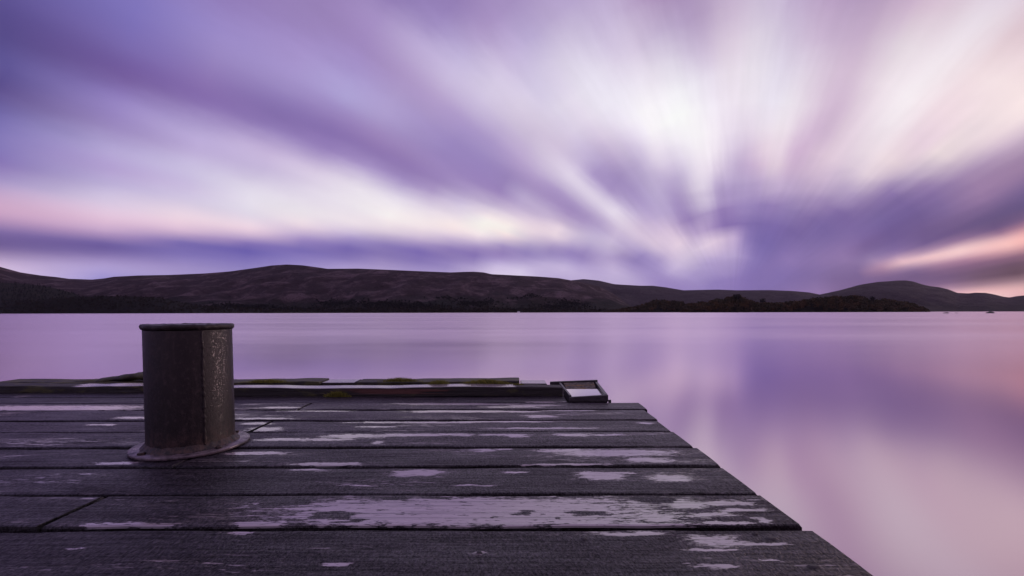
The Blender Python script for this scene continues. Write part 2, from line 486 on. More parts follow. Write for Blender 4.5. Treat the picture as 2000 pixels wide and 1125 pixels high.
far2 = Hill('distant_hill', [(500, 600), (1040, 560), (1110, 548), (1140, 545), (1170, 548), (1200, 555), (1250, 558), (1275, 558), (1300, 561), (1335, 567),
             (1400, 565.5), (1440, 567), (1500, 566.5), (1545, 568), (1580, 571), (1600, 575), (1640, 584), (1800, 600), (2100, 606)],
            5200, 7600, M_far, 900, 2000, 300, 40, 1.7)
far3 = Hill('eastern_hill', [(1480, 600), (1560, 580), (1600, 575.5), (1640, 567), (1680, 556), (1715, 550.5), (1740, 549), (1752, 547.8), (1770, 547.6), (1785, 550),
             (1800, 555), (1815, 558.5), (1835, 561), (1852, 565), (1870, 572), (1892, 573), (1905, 571.5), (1925, 572), (1942, 575), (1960, 579.5),
             (1972, 581), (1985, 578.5), (2000, 577), (2060, 570), (2160, 562), (2300, 572), (2500, 560), (2900, 570)],
            4200, 6000, M_far, 1440, 2900, 320, 40, 4.2)
main = Hill('heather_hill', [(-1100, 560), (-700, 520), (-400, 505), (-150, 500), (-60, 508), (0, 521), (40, 532), (80, 538), (110, 541), (135, 544.5), (180, 546), (205, 543.5), (222, 540.5), (270, 538), (330, 537),
             (400, 534), (450, 530), (500, 523), (530, 518.5), (560, 516.5), (590, 518), (620, 522), (640, 525), (700, 524.5), (760, 527), (830, 530),
             (880, 532), (905, 531), (925, 530.5), (945, 532), (960, 535.5), (1000, 537.5), (1050, 540), (1090, 543), (1110, 546.5), (1130, 550),
             (1150, 554), (1172, 561), (1195, 572), (1215, 586), (1235, 600), (1260, 609), (1300, 611.5)],
            2700, 4500, M_main, -1100, 1300, 760, 64, 0.0)
left1 = Hill('plantation_slope', [(-900, 540), (-400, 535), (-100, 545), (0, 552), (50, 554), (90, 559), (120, 566), (150, 575), (170, 585), (190, 600), (200, 611)],
             2500, 3000, M_wood, -900, 205, 220, 22, 2.2, 0.9, 0.03)
left2 = Hill('wooded_knoll', [(-900, 590), (-200, 588), (0, 588), (60, 588), (110, 583), (150, 580), (200, 578.5), (250, 578.5), (290, 580), (320, 584), (350, 590), (380, 596),
              (430, 601), (520, 604), (600, 608), (640, 611.5)], 2200, 2500, M_wood, -900, 645, 300, 18, 3.3, 0.8, 0.03)

# ------------------------------------------------------------------ trees


def foliage_material(name, cols):
    m, g = material(name)
    geo = g.n('ShaderNodeNewGeometry')
    r = geo.outputs['Random Per Island']
    n = g.noise(geo.outputs['Position'], 0.03, 3.0, 0.6)
    col = g.mix(r, cols[0], cols[1])
    col = g.mix(g.rng(n, 0.45, 0.65), col, cols[2])
    finish(g, Base_Color=col, Roughness=0.9, Specular_IOR_Level=0.15)
    return m


F_isle = foliage_material('island_foliage', ((0.020, 0.020, 0.012), (0.055, 0.046, 0.022), (0.085, 0.052, 0.026)))
F_dark = foliage_material('conifer_foliage', ((0.004, 0.005, 0.005), (0.012, 0.013, 0.010), (0.009, 0.010, 0.009)))
F_shore = foliage_material('shore_foliage', ((0.007, 0.007, 0.005), (0.022, 0.019, 0.012), (0.030, 0.022, 0.014)))


def tree_cloud(trees, nleaf, rng, conifer=False):
    """trees: (n,5) x,y,z,height,width -> verts, faces of leafy clumps filling each crown plus a stem"""
    V, Fc = [], []
    base = 0
    T = np.array(trees, float)
    n = len(T)
    u = rng.normal(size=(n, nleaf, 3))
    u /= np.linalg.norm(u, axis=2, keepdims=True)
    rad = rng.random((n, nleaf, 1)) ** 0.45
    lob = 1 + 0.28 * np.sin(u[..., :1] * 4 + rng.random((n, 1, 1)) * 6) * np.cos(u[..., 2:] * 5 + rng.random((n, 1, 1)) * 6)
    p = u * rad * lob
    if conifer:
        hh = rng.random((n, nleaf, 1)) ** 1.5
        an = rng.random((n, nleaf, 1)) * 6.283
        rr = (1 - hh) * np.sqrt(rng.random((n, nleaf, 1)))
        c = np.concatenate([np.cos(an) * rr, np.sin(an) * rr, hh * 2 - 1], 2)
        p = c
    c = T[:, None, :3] + p * np.stack([T[:, 4] * .5, T[:, 4] * .5, T[:, 3] * .44], 1)[:, None] + np.stack([0 * T[:, 3], 0 * T[:, 3], T[:, 3] * .56], 1)[:, None]
    s = (T[:, 4] * (2.3 / math.sqrt(nleaf)))[:, None, None] * (0.55 + 0.8 * rng.random((n, nleaf, 1)))
    a = rng.normal(size=(n, nleaf, 3)); a /= np.linalg.norm(a, axis=2, keepdims=True)
    b = rng.normal(size=(n, nleaf, 3)); b = np.cross(a, b); b /= np.linalg.norm(b, axis=2, keepdims=True)
    q = np.stack([c - a * s * .5, c + b * s * .45, c + a * s * .5, c - b * s * .4], 2).reshape(-1, 3)
    k = np.arange(n * nleaf)[:, None] * 4 + np.arange(4)[None]
    # stems
    w = T[:, 4] * 0.035
    st = []
    for dx, dy in ((-1, -.6), (1, -.6), (0, 1)):
        st.append(np.stack([T[:, 0] + dx * w, T[:, 1] + dy * w, T[:, 2] - 1.0], 1))
    for dx, dy in ((-.5, -.3), (.5, -.3), (0, .5)):
        st.append(np.stack([T[:, 0] + dx * w, T[:, 1] + dy * w, T[:, 2] + T[:, 3] * .6], 1))
    st = np.stack(st, 1).reshape(-1, 3)
    o = len(q) + np.arange(n) * 6
    sf = [[o_ + i, o_ + (i + 1) % 3, o_ + 3 + (i + 1) % 3, o_ + 3 + i] for o_ in o for i in range(3)]
    return np.concatenate([q, st]), k.tolist() + sf


rng = np.random.default_rng(11)
# woods on the far shore
tr = []
for _ in range(3600):
    px = rng.uniform(-300, 1255)
    t = abs(rng.normal()) * 0.035 + 0.004
    x, y, z = main.at(px, t)
    h = rng.uniform(8, 17)
    tr.append((x, y, z, h, h * rng.uniform(.6, .9)))
v, f = tree_cloud(tr, 16, rng)
tag(mesh_obj('shore_wood', v, f, F_shore), 'dark belt of trees along the foot of the big heather hill', 'wood', kind='stuff')

tr = []
for cx, cy, rx, t0, dt, n in ((480, 0, 75, .12, .045, 260), (660, 0, 50, .19, .05, 230), (745, 0, 60, .13, .05, 230), (800, 0, 70, .10, .03, 200), (930, 0, 45, .16, .06, 260),
                              (1090, 0, 60, .14, .05, 240), (1120, 0, 40, .24, .04, 120), (600, 0, 60, .08, .03, 150), (1010, 0, 50, .05, .03, 120), (880, 0, 40, .28, .03, 60), (1030, 0, 35, .30, .03, 70), (350, 0, 60, .10, .05, 120)):
    for _ in range(n):
        px = cx + rx * rng.normal() * .5
        t = max(0.01, t0 + dt * rng.normal() * .55)
        x, y, z = main.at(px, t)
        h = rng.uniform(8, 14)
        tr.append((x, y, z, h, h * .95))
v, f = tree_cloud(tr, 16, rng)
tag(mesh_obj('conifer_plantation', v, f, F_dark), 'patches of dark conifers on the lower slopes of the big hill', 'wood', kind='stuff')

tr = []
for _ in range(1500):
    px = rng.uniform(-500, 190)
    t = rng.uniform(0.02, 1.0)
    x, y, z = left1.at(px, t)
    h = rng.uniform(10, 17)
    tr.append((x, y, z, h, h * .5))
v, f = tree_cloud(tr, 14, rng, True)
tag(mesh_obj('conifer_slope', v, f, F_dark), 'blackish conifer wood on the slope at the far left shore', 'wood', kind='stuff')
tr = []
for _ in range(2000):
    px = rng.uniform(-500, 620)
    t = rng.uniform(0.02, 1.0)
    x, y, z = left2.at(px, t)
    h = rng.uniform(5, 10)
    tr.append((x, y, z, h, h * rng.uniform(.8, 1.1)))
v, f = tree_cloud(tr, 16, rng)
tag(mesh_obj('knoll_wood', v, f, F_shore), 'olive green wood covering the low knoll on the left shore', 'wood', kind='stuff')

# islands: low ground under the crowns
ISLE_A = [(1170, 610.5), (1192, 607), (1214, 603), (1248, 595), (1265, 588), (1277, 583.5), (1294, 583), (1320, 586), (1337, 589), (1360, 594), (1390, 600), (1420, 607), (1440, 610.5)]
ISLE_B = [(1325, 610.5), (1335, 603), (1350, 592), (1371, 588), (1392, 584), (1410, 579.5), (1422, 577.5), (1435, 575.5), (1447, 577), (1464, 583), (1477, 589), (1503, 590), (1524, 589.5), (1549, 587), (1575, 583),
          (1596, 578.5), (1617, 576), (1651, 574.5), (1672, 575.5), (1688, 578), (1698, 584), (1711, 582), (1736, 582.5), (1762, 586.5), (1787, 594), (1805, 601), (1813, 606), (1818, 610.5)]


def island(name, prof, D0, D1, crown_px, seed):
    ground = [(x, min(610.6, y + crown_px)) for x, y in prof]
    return Hill(name, ground, D0, D1, M_wood, prof[0][0], prof[-1][0], 160, 14, seed, 0.75, 0.03, 0.9)


def isle_trees(hill, prof, n, seed, nleaf, crown):
    rg = np.random.default_rng(seed)
    out = []
    P = np.array(prof)
    for _ in range(n):
        px = rg.uniform(P[0, 0] + 3, P[-1, 0] - 3)
        t = rg.random() ** 0.8
        x, y, z = hill.at(px, t)
        top = (horizon(px) - np.interp(px, P[:, 0], P[:, 1])) / F * hill.D1 + H
        h = rg.uniform(.75, 1.08) * crown / F * y
        h = min(h, max(3.0, top - z + 1.5))
        out.append((x, y, z, h, h * rg.uniform(.75, 1.15)))
    return out


iA = island('wooded_islet', ISLE_A, 2000, 2080, 9, 1.1)
iB = island('wooded_island', ISLE_B, 1500, 1580, 10, 2.9)
v, f = tree_cloud(isle_trees(iA, ISLE_A, 420, 3, 40, 9), 40, rng)
tag(mesh_obj('islet_wood', v, f, F_isle), 'brownish autumn wood on the smaller islet behind the main island', 'wood', kind='stuff')
v, f = tree_cloud(isle_trees(iB, ISLE_B, 1100, 4, 44, 10), 44, rng)
tag(mesh_obj('island_wood', v, f, F_isle), 'dark olive wood covering the long island', 'wood', kind='stuff')

BARK, g = material('bark')
finish(g, Base_Color=(0.03, 0.024, 0.02, 1), Roughness=0.9)


def lone_tree(px, ytop, hpx, wpx, t, label):
    x, y, z = [float(q) for q in iB.at(px, t)]
    h = hpx / F * y
    z = (horizon(px) - ytop) / F * y + H - h
    e = empty('round_tree', (x, y, z))
    rg = np.random.default_rng(int(px))
    v, f = tree_cloud([(x, y, z, h, wpx / F * y)], 260, rg)
    nq = 260
    mesh_obj('crown', v[:nq * 4], f[:nq], F_dark, e)
    vs, fs = [], []
    for j, (zz, r) in enumerate(((z - 6, .8), (z + h * .3, .6), (z + h * .7, .25))):
        for i in range(7):
            a = i * 6.283 / 7
            vs.append((x + r * math.cos(a) + .3 * j, y + r * math.sin(a), zz))
    for j in range(2):
        for i in range(7):
            fs.append((j * 7 + i, j * 7 + (i + 1) % 7, (j + 1) * 7 + (i + 1) % 7, (j + 1) * 7 + i))
    mesh_obj('trunk', vs, fs, BARK, e)
    tag(e, label, 'tree', 'trees standing out of the island wood')


lone_tree(1490, 582.5, 10, 11, .5, 'dark round tree standing alone in the dip of the island skyline')
lone_tree(1704, 578, 12, 10, .5, 'round tree rising beside the notch near the right end of the island')
lone_tree(1440, 574, 12, 15, .6, 'broad tree on top of the left hump of the island')

# house on the far shore
WHITE, g = material('white_render')
finish(g, Base_Color=(0.8, 0.8, 0.8, 1), Roughness=0.8)
SLATE, g = material('slate')
finish(g, Base_Color=(0.08, 0.08, 0.09, 1), Roughness=0.7)
PANE, g = material('dark_pane')
finish(g, Base_Color=(0.02, 0.02, 0.025, 1), Roughness=0.15)


def box_vf(x0, x1, y0, y1, z0, z1):
    v = [(x, y, z) for z in (z0, z1) for y in (y0, y1) for x in (x0, x1)]
    f = [(0, 2, 3, 1), (4, 5, 7, 6), (0, 1, 5, 4), (2, 6, 7, 3), (0, 4, 6, 2), (1, 3, 7, 5)]
    return v, f


hy_ = 2560.0
hx_ = (1013 - 1000) / F * hy_
he = empty('cottage', (hx_, hy_, 0))
v, f = box_vf(hx_ - 7, hx_ + 7, hy_ - 4, hy_ + 4, -2, 5.2)
mesh_obj('wall', v, f, WHITE, he)
v = [(hx_ - 7.4, hy_ - 4.4, 5.21), (hx_ + 7.4, hy_ - 4.4, 5.21), (hx_ + 7.4, hy_ + 4.4, 5.21), (hx_ - 7.4, hy_ + 4.4, 5.21), (hx_ - 7.4, hy_, 8.4), (hx_ + 7.4, hy_, 8.4)]
mesh_obj('roof', v, [(0, 1, 5, 4), (2, 3, 4, 5), (0, 4, 3), (1, 2, 5), (0, 3, 2, 1)], SLATE, he)
for k in (-4, 4):
    v, f = box_vf(hx_ + k - .7, hx_ + k + .7, hy_ - 4.06, hy_ - 3.9, 1.5, 3.3)
    mesh_obj('window', v, f, PANE, he)
v, f = box_vf(hx_ - .6, hx_ + .6, hy_ - 4.06, hy_ - 3.9, -1, 2.4)
mesh_obj('door', v, f, PANE, he)
tag(he, 'tiny white cottage on the far shore below the big hill', 'house')

# rocks that break the surface
ROCK, g = material('wet_rock')
p = g.n('ShaderNodeNewGeometry').outputs['Position']
nz = g.noise(p, 1.5, 5.0, .6)
finish(g, Base_Color=g.mix(nz, (0.012, 0.011, 0.012), (0.05, 0.045, 0.045)), Roughness=0.6, Normal=bump(g, nz, .3))
for px, d, w, hh, lab in ((1848, 370, 4.6, .75, 'low dark rock just off the right tip of the island'), (1868, 378, 2.6, .4, 'smallest rock, a sliver between the two other rocks'),
                          (1934, 372, 6.2, 1.25, 'largest of the dark rocks in the water at far right')):
    x = (px - 1000) / F * d
    vs, fs = [], []
    nu, nv = 18, 7
    for j in range(nv):
        for i in range(nu):
            a = i * 6.283 / nu
            ph = j / (nv - 1) * 1.5
            rr = math.cos(ph) * (1 + .35 * float(vnoise(math.cos(a) * 1.7 + px, math.sin(a) * 1.7 + j * .4)))
            vs.append((x + w * .5 * rr * math.cos(a), d + w * .4 * rr * math.sin(a), WATER_Z - .25 + (hh + .25) * math.sin(ph) * (1 + .5 * float(vnoise(a * 1.5 + px, j * .6)))))
    for j in range(nv - 1):
        for i in range(nu):
            fs.append((j * nu + i, j * nu + (i + 1) % nu, (j + 1) * nu + (i + 1) % nu, (j + 1) * nu + i))
    fs.append(tuple((nv - 1) * nu + i for i in range(nu)))
    tag(mesh_obj('rock', vs, fs, ROCK, smooth=True), lab, 'rock', 'rocks in the water')

# ------------------------------------------------------------------ pier


def plank_material(name, patches, scars=(), seed=0.0, bare=0.0, tone=1.0):
    """dark gritty coating, worn away in places to smooth wet timber"""
    m, g = material(name)
    pos = g.n('ShaderNodeNewGeometry').outputs['Position']
    off = g.vm('ADD', pos, (seed * 3.1, seed * 1.7, 0))
    xs_, ys_, zs_ = g.sep(pos)
    wx = g.m('SUBTRACT', g.noise(g.vm('MULTIPLY', off, (9, 30, 20)), 1.0, 6.0, .72), .5)
    wy = g.m('SUBTRACT', g.noise(g.vm('MULTIPLY', g.vm('ADD', off, (5, 9, 2)), (11, 34, 26)), 1.0, 6.0, .72), .5)
    X = g.m('ADD', xs_, g.m('MULTIPLY', wx, 0.20))
    Y = g.m('ADD', ys_, g.m('MULTIPLY', wy, 0.05))

    def blob(c):
        cx, cy, rx, ry = c
        a = g.m('DIVIDE', g.m('SUBTRACT', X, cx), rx)
        b = g.m('DIVIDE', g.m('SUBTRACT', Y, cy), ry)
        # rounded box falloff
        q = g.m('POWER', g.m('ADD', g.m('POWER', g.m('ABSOLUTE', a), 3.0), g.m('POWER', g.m('ABSOLUTE', b), 3.0)), 0.3333)
        return g.m('SUBTRACT', 1.0, q)

    cur = None
    for c in patches:
        b = blob(c)
        cur = b if cur is None else g.m('MAXIMUM', cur, b)
    flake = g.noise(g.vm('MULTIPLY', off, (15, 100, 100)), 1.0, 6.0, .72)
    fine = g.noise(g.vm('MULTIPLY', off, (60, 240, 240)), 1.0, 4.0, .65)
    fl = g.m('ADD', g.m('MULTIPLY', g.m('SUBTRACT', flake, .5), 3.4), g.m('MULTIPLY', g.m('SUBTRACT', fine, .5), 2.2))
    if cur is None:
        cur = -1.0
    cur = g.m('MAXIMUM', g.m('MINIMUM', g.m('MULTIPLY', cur, 1.6), 0.62), -1.1)
    cur = g.m('ADD', cur, fl)
    for c in scars:
        cur = g.m('SUBTRACT', cur, g.m('MULTIPLY', g.m('MAXIMUM', blob(c), 0.0), 3.0))
    big = g.noise(g.vm('MULTIPLY', g.vm('ADD', off, (2, 4, 0)), (1.6, 9, 9)), 1.0, 3.0, .6)
    stray = g.m('MULTIPLY', g.rng(big, .55, .70), g.rng(g.m('ADD', flake, g.m('MULTIPLY', fine, .3)), .70 - bare, .74 - bare))
    mask = g.m('MAXIMUM', g.rng(cur, 0.0, 0.22), stray)
    # timber
    grain = g.noise(g.vm('MULTIPLY', off, (1.6, 130, 60)), 1.0, 5.0, .6, .35)
    rays = g.noise(g.vm('MULTIPLY', off, (5, 420, 200)), 1.0, 3.0, .6)
    wood = g.mix(grain, (0.22, 0.18, 0.20), (0.52, 0.45, 0.48))
    wood = g.mix(g.rng(grain, .33, .45, .95, 0.0), wood, (0.035, 0.028, 0.032))
    wood = g.mix(g.rng(rays, .5, .75, 0, .35), wood, (0.14, 0.11, 0.12))
    # coating
    grit = g.noise(g.vm('MULTIPLY', off, (80, 34, 80)), 1.0, 3.0, .7)
    gn = g.noise(g.vm('MULTIPLY', g.vm('ADD', off, (3, 1, 0)), (190, 95, 150)), 1.0, 3.0, .7)
    drift = g.noise(g.vm('MULTIPLY', off, (3, 12, 12)), 1.0, 4.0, .6)
    coat = g.mix(drift, tuple(q * tone for q in (0.007, 0.0045, 0.008)), tuple(q * tone for q in (0.026, 0.018, 0.030)))
    speck = g.m('ADD', g.m('MULTIPLY', gn, .72), g.m('MULTIPLY', grit, .28))
    coat = g.mix(g.rng(speck, .50, .64, 0, .9), coat, tuple(q * tone for q in (0.075, 0.058, 0.078)))  # pale grit specks, tinted lilac to put sheen into the colour
    coat = g.mix(g.rng(speck, .52, .40, 0, .9), coat, (0.003, 0.002, 0.003))
    lines = g.noise(g.vm('MULTIPLY', off, (3.0, 75, 75)), 1.0, 4.0, .65)
    coat = g.mix(g.rng(lines, .50, .36, 0, .75), coat, (0.004, 0.003, 0.004))
    thin = g.m('MULTIPLY', g.rng(cur, -0.75, 0.25), g.rng(speck, .42, .60, .15, .75))   # half-worn margins
    coat = g.mix(thin, coat, (0.135, 0.108, 0.130))
    flecks = g.m('MULTIPLY', g.rng(g.m('ADD', fine, g.m('MULTIPLY', g.m('SUBTRACT', big, .5), .5)), .63, .70), .55)
    coat = g.mix(flecks, coat, (0.16, 0.13, 0.155))
    col = g.mix(mask, coat, wood)
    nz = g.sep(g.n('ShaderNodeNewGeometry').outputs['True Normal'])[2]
    col = g.mix(g.rng(nz, .6, .3), col, (0.006, 0.005, 0.005))                      # board sides painted near black to deepen the shade in the gaps
    rough = g.mix(mask, g.comb(*[g.rng(drift, .3, .7, .34, .55)] * 3), g.comb(*[g.rng(grain, .3, .7, .38, .20)] * 3))
    wet = g.noise(g.vm('MULTIPLY', g.vm('ADD', off, (1, 6, 0)), (2.2, 7, 7)), 1.0, 3.0, .6)
    hgt = g.m('ADD', g.m('MULTIPLY', g.m('SUBTRACT', 1.0, mask), g.m('ADD', 0.8, g.m('ADD', g.m('MULTIPLY', grit, 0.9), g.m('MULTIPLY', gn, 0.9)))),
              g.m('MULTIPLY', mask, g.m('MULTIPLY', grain, 0.35)))
    hgt = g.m('ADD', hgt, g.m('ADD', g.m('MULTIPLY', drift, 0.6), g.m('MULTIPLY', lines, 0.9)))
    finish(g, Base_Color=col, Roughness=g.sep(rough)[0], Specular_IOR_Level=g.m('MAXIMUM', g.m('MULTIPLY', g.m('MULTIPLY', g.rng(speck, .38, .64, .20, .95), g.rng(lines, .36, .56, .45, 1.0)), g.rng(wet, .36, .64, .45, 1.0)), g.m('MULTIPLY', mask, 0.55)), Normal=bump(g, hgt, 0.0042, 1.0),
           Coat_Weight=g.m('MULTIPLY', mask, 0.85), Coat_Roughness=0.12)
    return m


def P(px, py, w, h):
    """a worn patch centred on the pixel, half sizes in px of the deck seen there"""
    x, d = deck(px, py)
    return (x, d, w / F * d, h * d * d / (H * F))


def plank(name, x0, x1, y0, y1, z1, thick, mat, parent, seed=0, wob=0.0035, dz=0.0015, step=0.03, cup=0.0, skew=0.0):
    """sawn board: rounded arrises, uneven edges and ends"""
    nx = max(3, int((x1 - x0) / step))
    prof = []
    W = y1 - y0
    r = min(0.006, W * .12, thick * .3)
    for (s, q) in ((0, -thick), (0, -r), (r * .3, -r * .3), (r, 0), (W * .3, 0), (W * .5, 0), (W * .7, 0), (W - r, 0), (W - r * .3, -r * .3), (W, -r), (W, -thick)):
        prof.append((s, q))
    vs, fs = [], []
    n = len(prof)
    xx = np.linspace(x0, x1, nx + 1)
    e0 = wob * 2 * fbm(xx * 6 + seed * 7.7, xx * 0 + seed, 4)
    e1 = wob * 2 * fbm(xx * 6 + seed * 3.3 + 40, xx * 0 + seed, 4)
    zz = dz * 2 * fbm(xx * 2.5 + seed, xx * 0 + 3 + seed, 3)
    for i, x in enumerate(xx):
        for k, (s, q) in enumerate(prof):
            u = s / W
            yy = y0 + s + e0[i] * (1 - u) + e1[i] * u
            xo = 0.0
            if i in (0, nx):
                xo = (1 if i == 0 else -1) * (0.004 + 0.004 * abs(float(vnoise(s * 40 + seed, seed)))) * (1 if q > -r * .5 else 0.2) + skew * (u - .5)
            vs.append((x + xo + 0.004 * float(vnoise(s * 30 + seed * 2, i + 9.0)) * (i in (0, nx)), yy, z1 + q + zz[i] + cup * (u - .5) ** 2))
    for i in range(nx):
        for k in range(n - 1):
            a = i * n + k
            fs.append((a, a + n, a + n + 1, a + 1))
        fs.append((i * n + n - 1, (i + 1) * n + n - 1, (i + 1) * n, i * n))
    fs.append(tuple(range(n)))
    fs.append(tuple(nx * n + k for k in reversed(range(n))))
    return mesh_obj(name, vs, fs, mat, parent)


pier = empty('pier', (-1.5, 1.5, WATER_Z))
tag(pier, 'dark weathered plank pier with worn wet patches reaching over the lake', 'pier')

GAPS = [1.097, 1.300, 1.536, 1.752, 1.984, 2.196, 2.428, 2.620, 2.812]      # lines between boards, m from the lens
LEFT, EDGE, JOINT = -4.6, 0.712, -1.150
gap = 0.018

WEAR = {
    0: ([P(1385, 1053, 60, 9), P(1410, 1062, 40, 4), P(1385, 1073, 50, 3), P(1400, 1104, 45, 4), P(1470, 1062, 60, 3), P(660, 1104, 32, 5), P(1240, 1041, 60, 4), P(1500, 1094, 18, 2.5), P(150, 1072, 18, 2), P(480, 1040, 25, 4), P(940, 1080, 10, 4)], []),
    1: ([P(920, 1000, 390, 31), P(1330, 985, 50, 9), P(1290, 1012, 40, 10), P(1490, 1017, 14, 6), P(250, 1026, 110, 5), P(510, 985, 20, 3), P(520, 1024, 60, 6), P(1400, 984, 70, 5), P(1385, 1006, 60, 4), P(1455, 997, 45, 3), P(1420, 1022, 50, 3), P(1200, 1026, 160, 4), P(620, 996, 60, 4)],
        [P(655, 1008, 44, 10), P(1030, 1003, 26, 6), P(1150, 1004, 44, 7), P(770, 974, 40, 5), P(560, 980, 60, 10), P(690, 1018, 20, 3), P(1280, 975, 40, 10), P(850, 973, 26, 3)]),
    2: ([P(815, 923, 56, 7), P(1172, 929, 44, 8), P(1312, 933, 42, 7), P(690, 947, 25, 1.5), P(925, 947, 42, 1.5), P(600, 917, 50, 2), P(1010, 922, 30, 1.5), P(1185, 923, 60, 2)], []),
    3: ([P(1205, 885, 120, 7), P(1262, 899, 50, 5), P(640, 906, 75, 3.5), P(945, 880, 20, 2.5), P(985, 878, 16, 2), P(1110, 907, 80, 1.5), P(500, 885, 60, 3), P(230, 905, 40, 3), P(1100, 880, 60, 3)], []),
    4: ([P(690, 853, 60, 4), P(800, 851, 70, 3), P(880, 850, 40, 2.5), P(1120, 850, 40, 3), P(1190, 850, 36, 2), P(738, 866, 10, 3.5), P(980, 850, 60, 1.5), P(640, 860, 50, 2.5), P(1010, 852, 20, 3), P(560, 860, 60, 3)], []),
    5: ([P(520, 838, 34, 4), P(820, 824, 140, 1.5), P(1060, 836, 110, 1.5), P(980, 823, 110, 1.5), P(740, 833, 40, 1.5), P(500, 827, 30, 2), P(1260, 826, 20, 1.5), P(200, 829, 30, 1.5)], []),
    6: ([P(900, 803.5, 110, 2.5), P(1000, 804, 60, 1.5), P(1055, 813, 30, 2.5), P(620, 803, 70, 1.2), P(940, 801.5, 50, 2), P(260, 816, 40, 2), P(1110, 801.5, 60, 1.2), P(520, 818, 60, 1.5)], []),
    7: ([P(900, 790, 120, 2), P(1040, 792, 50, 2), P(110, 798, 170, 6), P(550, 797, 40, 1.5), P(1000, 795, 60, 1.5), P(820, 789, 60, 1.2), P(490, 790.5, 20, 1)], []),
    8: ([P(40, 785, 30, 1.2), P(1060, 785, 40, 1)], []),
}
edges = [0.862] + GAPS
n_boards = 0
for k in range(9):
    y0, y1 = edges[k] + gap * .5, edges[k + 1] - gap * .5
    pa, sc = WEAR[k]
    mat = plank_material('deck_board_%d' % k, pa, sc, seed=k * 1.37 + .4, bare=(0.0, 0.02, 0.01, .04, .05, .04, .05, .05, 0)[k], tone=(.62, .66, .7, .85, 1.2, 1.35, 1.6, 1.7, 1.1)[k])  # tone paints in the sheen: near boards darker, far boards lighter
    right = (0.716, 0.704, 0.707, 0.709, 0.700, 0.697, 0.705, 0.724, 0)[k]
    if k == 8:
        right = 0.322
        y1 = 2.905
    pieces = [(-2.02, right)] if k == 8 else [(LEFT, JOINT - .004), (JOINT + .004, right)] if k in (1, 3, 5, 7) else [(LEFT, right)]
    for j, (a, b) in enumerate(pieces):
        plank('plank', a, b, y0, y1, 0.0 + (0.002 if k % 3 == 1 else -0.001 if k % 3 == 2 else 0), 0.05, mat, pier, seed=k * 2.3 + j, skew=0.0)
# boards this side of the frame's lower edge and the extra board on the left by the kerb
near = plank_material('deck_board_near', [P(1400, 1104, 40, 5)], seed=7.7)
y = edges[0]
for k in range(4):
    plank('plank', LEFT, EDGE + .004 * (-1) ** k, y - .218 + gap * .5, y - gap * .5, 0.0, 0.05, near, pier, seed=50 + k)
    y -= .218
m9 = plank_material('deck_board_9', [P(40, 774, 12, 1.5)], seed=21.0)
plank('plank', LEFT, -2.03, 2.62 + gap * .5, 2.812 - gap * .5, 0.0, 0.05, m9, pier, seed=61)
plank('plank', LEFT, -2.03, 2.812 + gap * .5, 3.06, 0.0, 0.05, m9, pier, seed=60)

# split running in from the end of the nearest board is a separate sliver; knots are small dark pieces
TAR, g = material('dark_knot')
p = g.n('ShaderNodeNewGeometry').outputs['Position']
kn = g.noise(g.vm('MULTIPLY', p, (90, 160, 90)), 1.0, 4.0, .6)
finish(g, Base_Color=g.mix(kn, (0.008, 0.006, 0.007), (0.03, 0.024, 0.026)), Roughness=0.5, Normal=bump(g, kn, .002))
for px, py, w, h in ((1505, 1051, 13, 4.5), (1588, 1106, 15, 4), (1475, 1043, 6, 1.5), (1088, 1013, 8, 2.5), (1440, 975, 9, 3), (935, 1079, 7, 3), (1140, 1052, 7, 3), (500, 1042, 12, 3), (1120, 866, 5, 2), (960, 1012, 5, 1.5)):
    cx, cy, rx, ry = P(px, py, w, h)
    vs, fs = [(cx, cy, .0012)], []
    nk = 16
    for j, (q, zz) in enumerate(((.6, .0022), (1.0, -.002))):
        for i in range(nk):
            a = i * 6.283 / nk
            rr = q * (1 + .5 * float(vnoise(math.cos(a) * 2 + px, math.sin(a) * 2 + py)))
            vs.append((cx + rx * rr * math.cos(a), cy + ry * rr * math.sin(a), zz))
    for i in range(nk):
        fs.append((0, 1 + i, 1 + (i + 1) % nk))
        fs.append((1 + i, 1 + nk + i, 1 + nk + (i + 1) % nk, 1 + (i + 1) % nk))
    mesh_obj('knot', vs, fs, TAR, pier, smooth=True)

# substructure
UNDER, g = material('soaked_timber')
p = g.n('ShaderNodeNewGeometry').outputs['Position']
nn = g.noise(g.vm('MULTIPLY', p, (40, 6, 40)), 1.0, 4.0, .6)
finish(g, Base_Color=g.mix(nn, (0.010, 0.009, 0.008), (0.035, 0.028, 0.024)), Roughness=.7, Normal=bump(g, nn, .004))
for x in (-4.3, -3.3, -2.3, -1.15, -0.25, 0.48):
    v, f = box_vf(x - .05, x + .05, -.02, 3.47, -.24, -.0525)
    mesh_obj('joist', v, f, UNDER, pier)
for y in (0.3, 3.2):
    v, f = box_vf(LEFT, .60, y - .08, y + .08, -.44, -.243)
    mesh_obj('cross_beam', v, f, UNDER, pier)
    for x in (-4.1, -2.7, -1.2, .30):
        vs, fs = [], []
        for j, zz in enumerate((-4.0, -.446)):
            for i in range(16):
                a = i * 6.283 / 16
                vs.append((x + .12 * math.cos(a), y + .12 * math.sin(a), zz))
        fs = [(i, (i + 1) % 16, 16 + (i + 1) % 16, 16 + i) for i in range(16)] + [tuple(range(16, 32))]
        mesh_obj('pile', vs, fs, UNDER, pier)


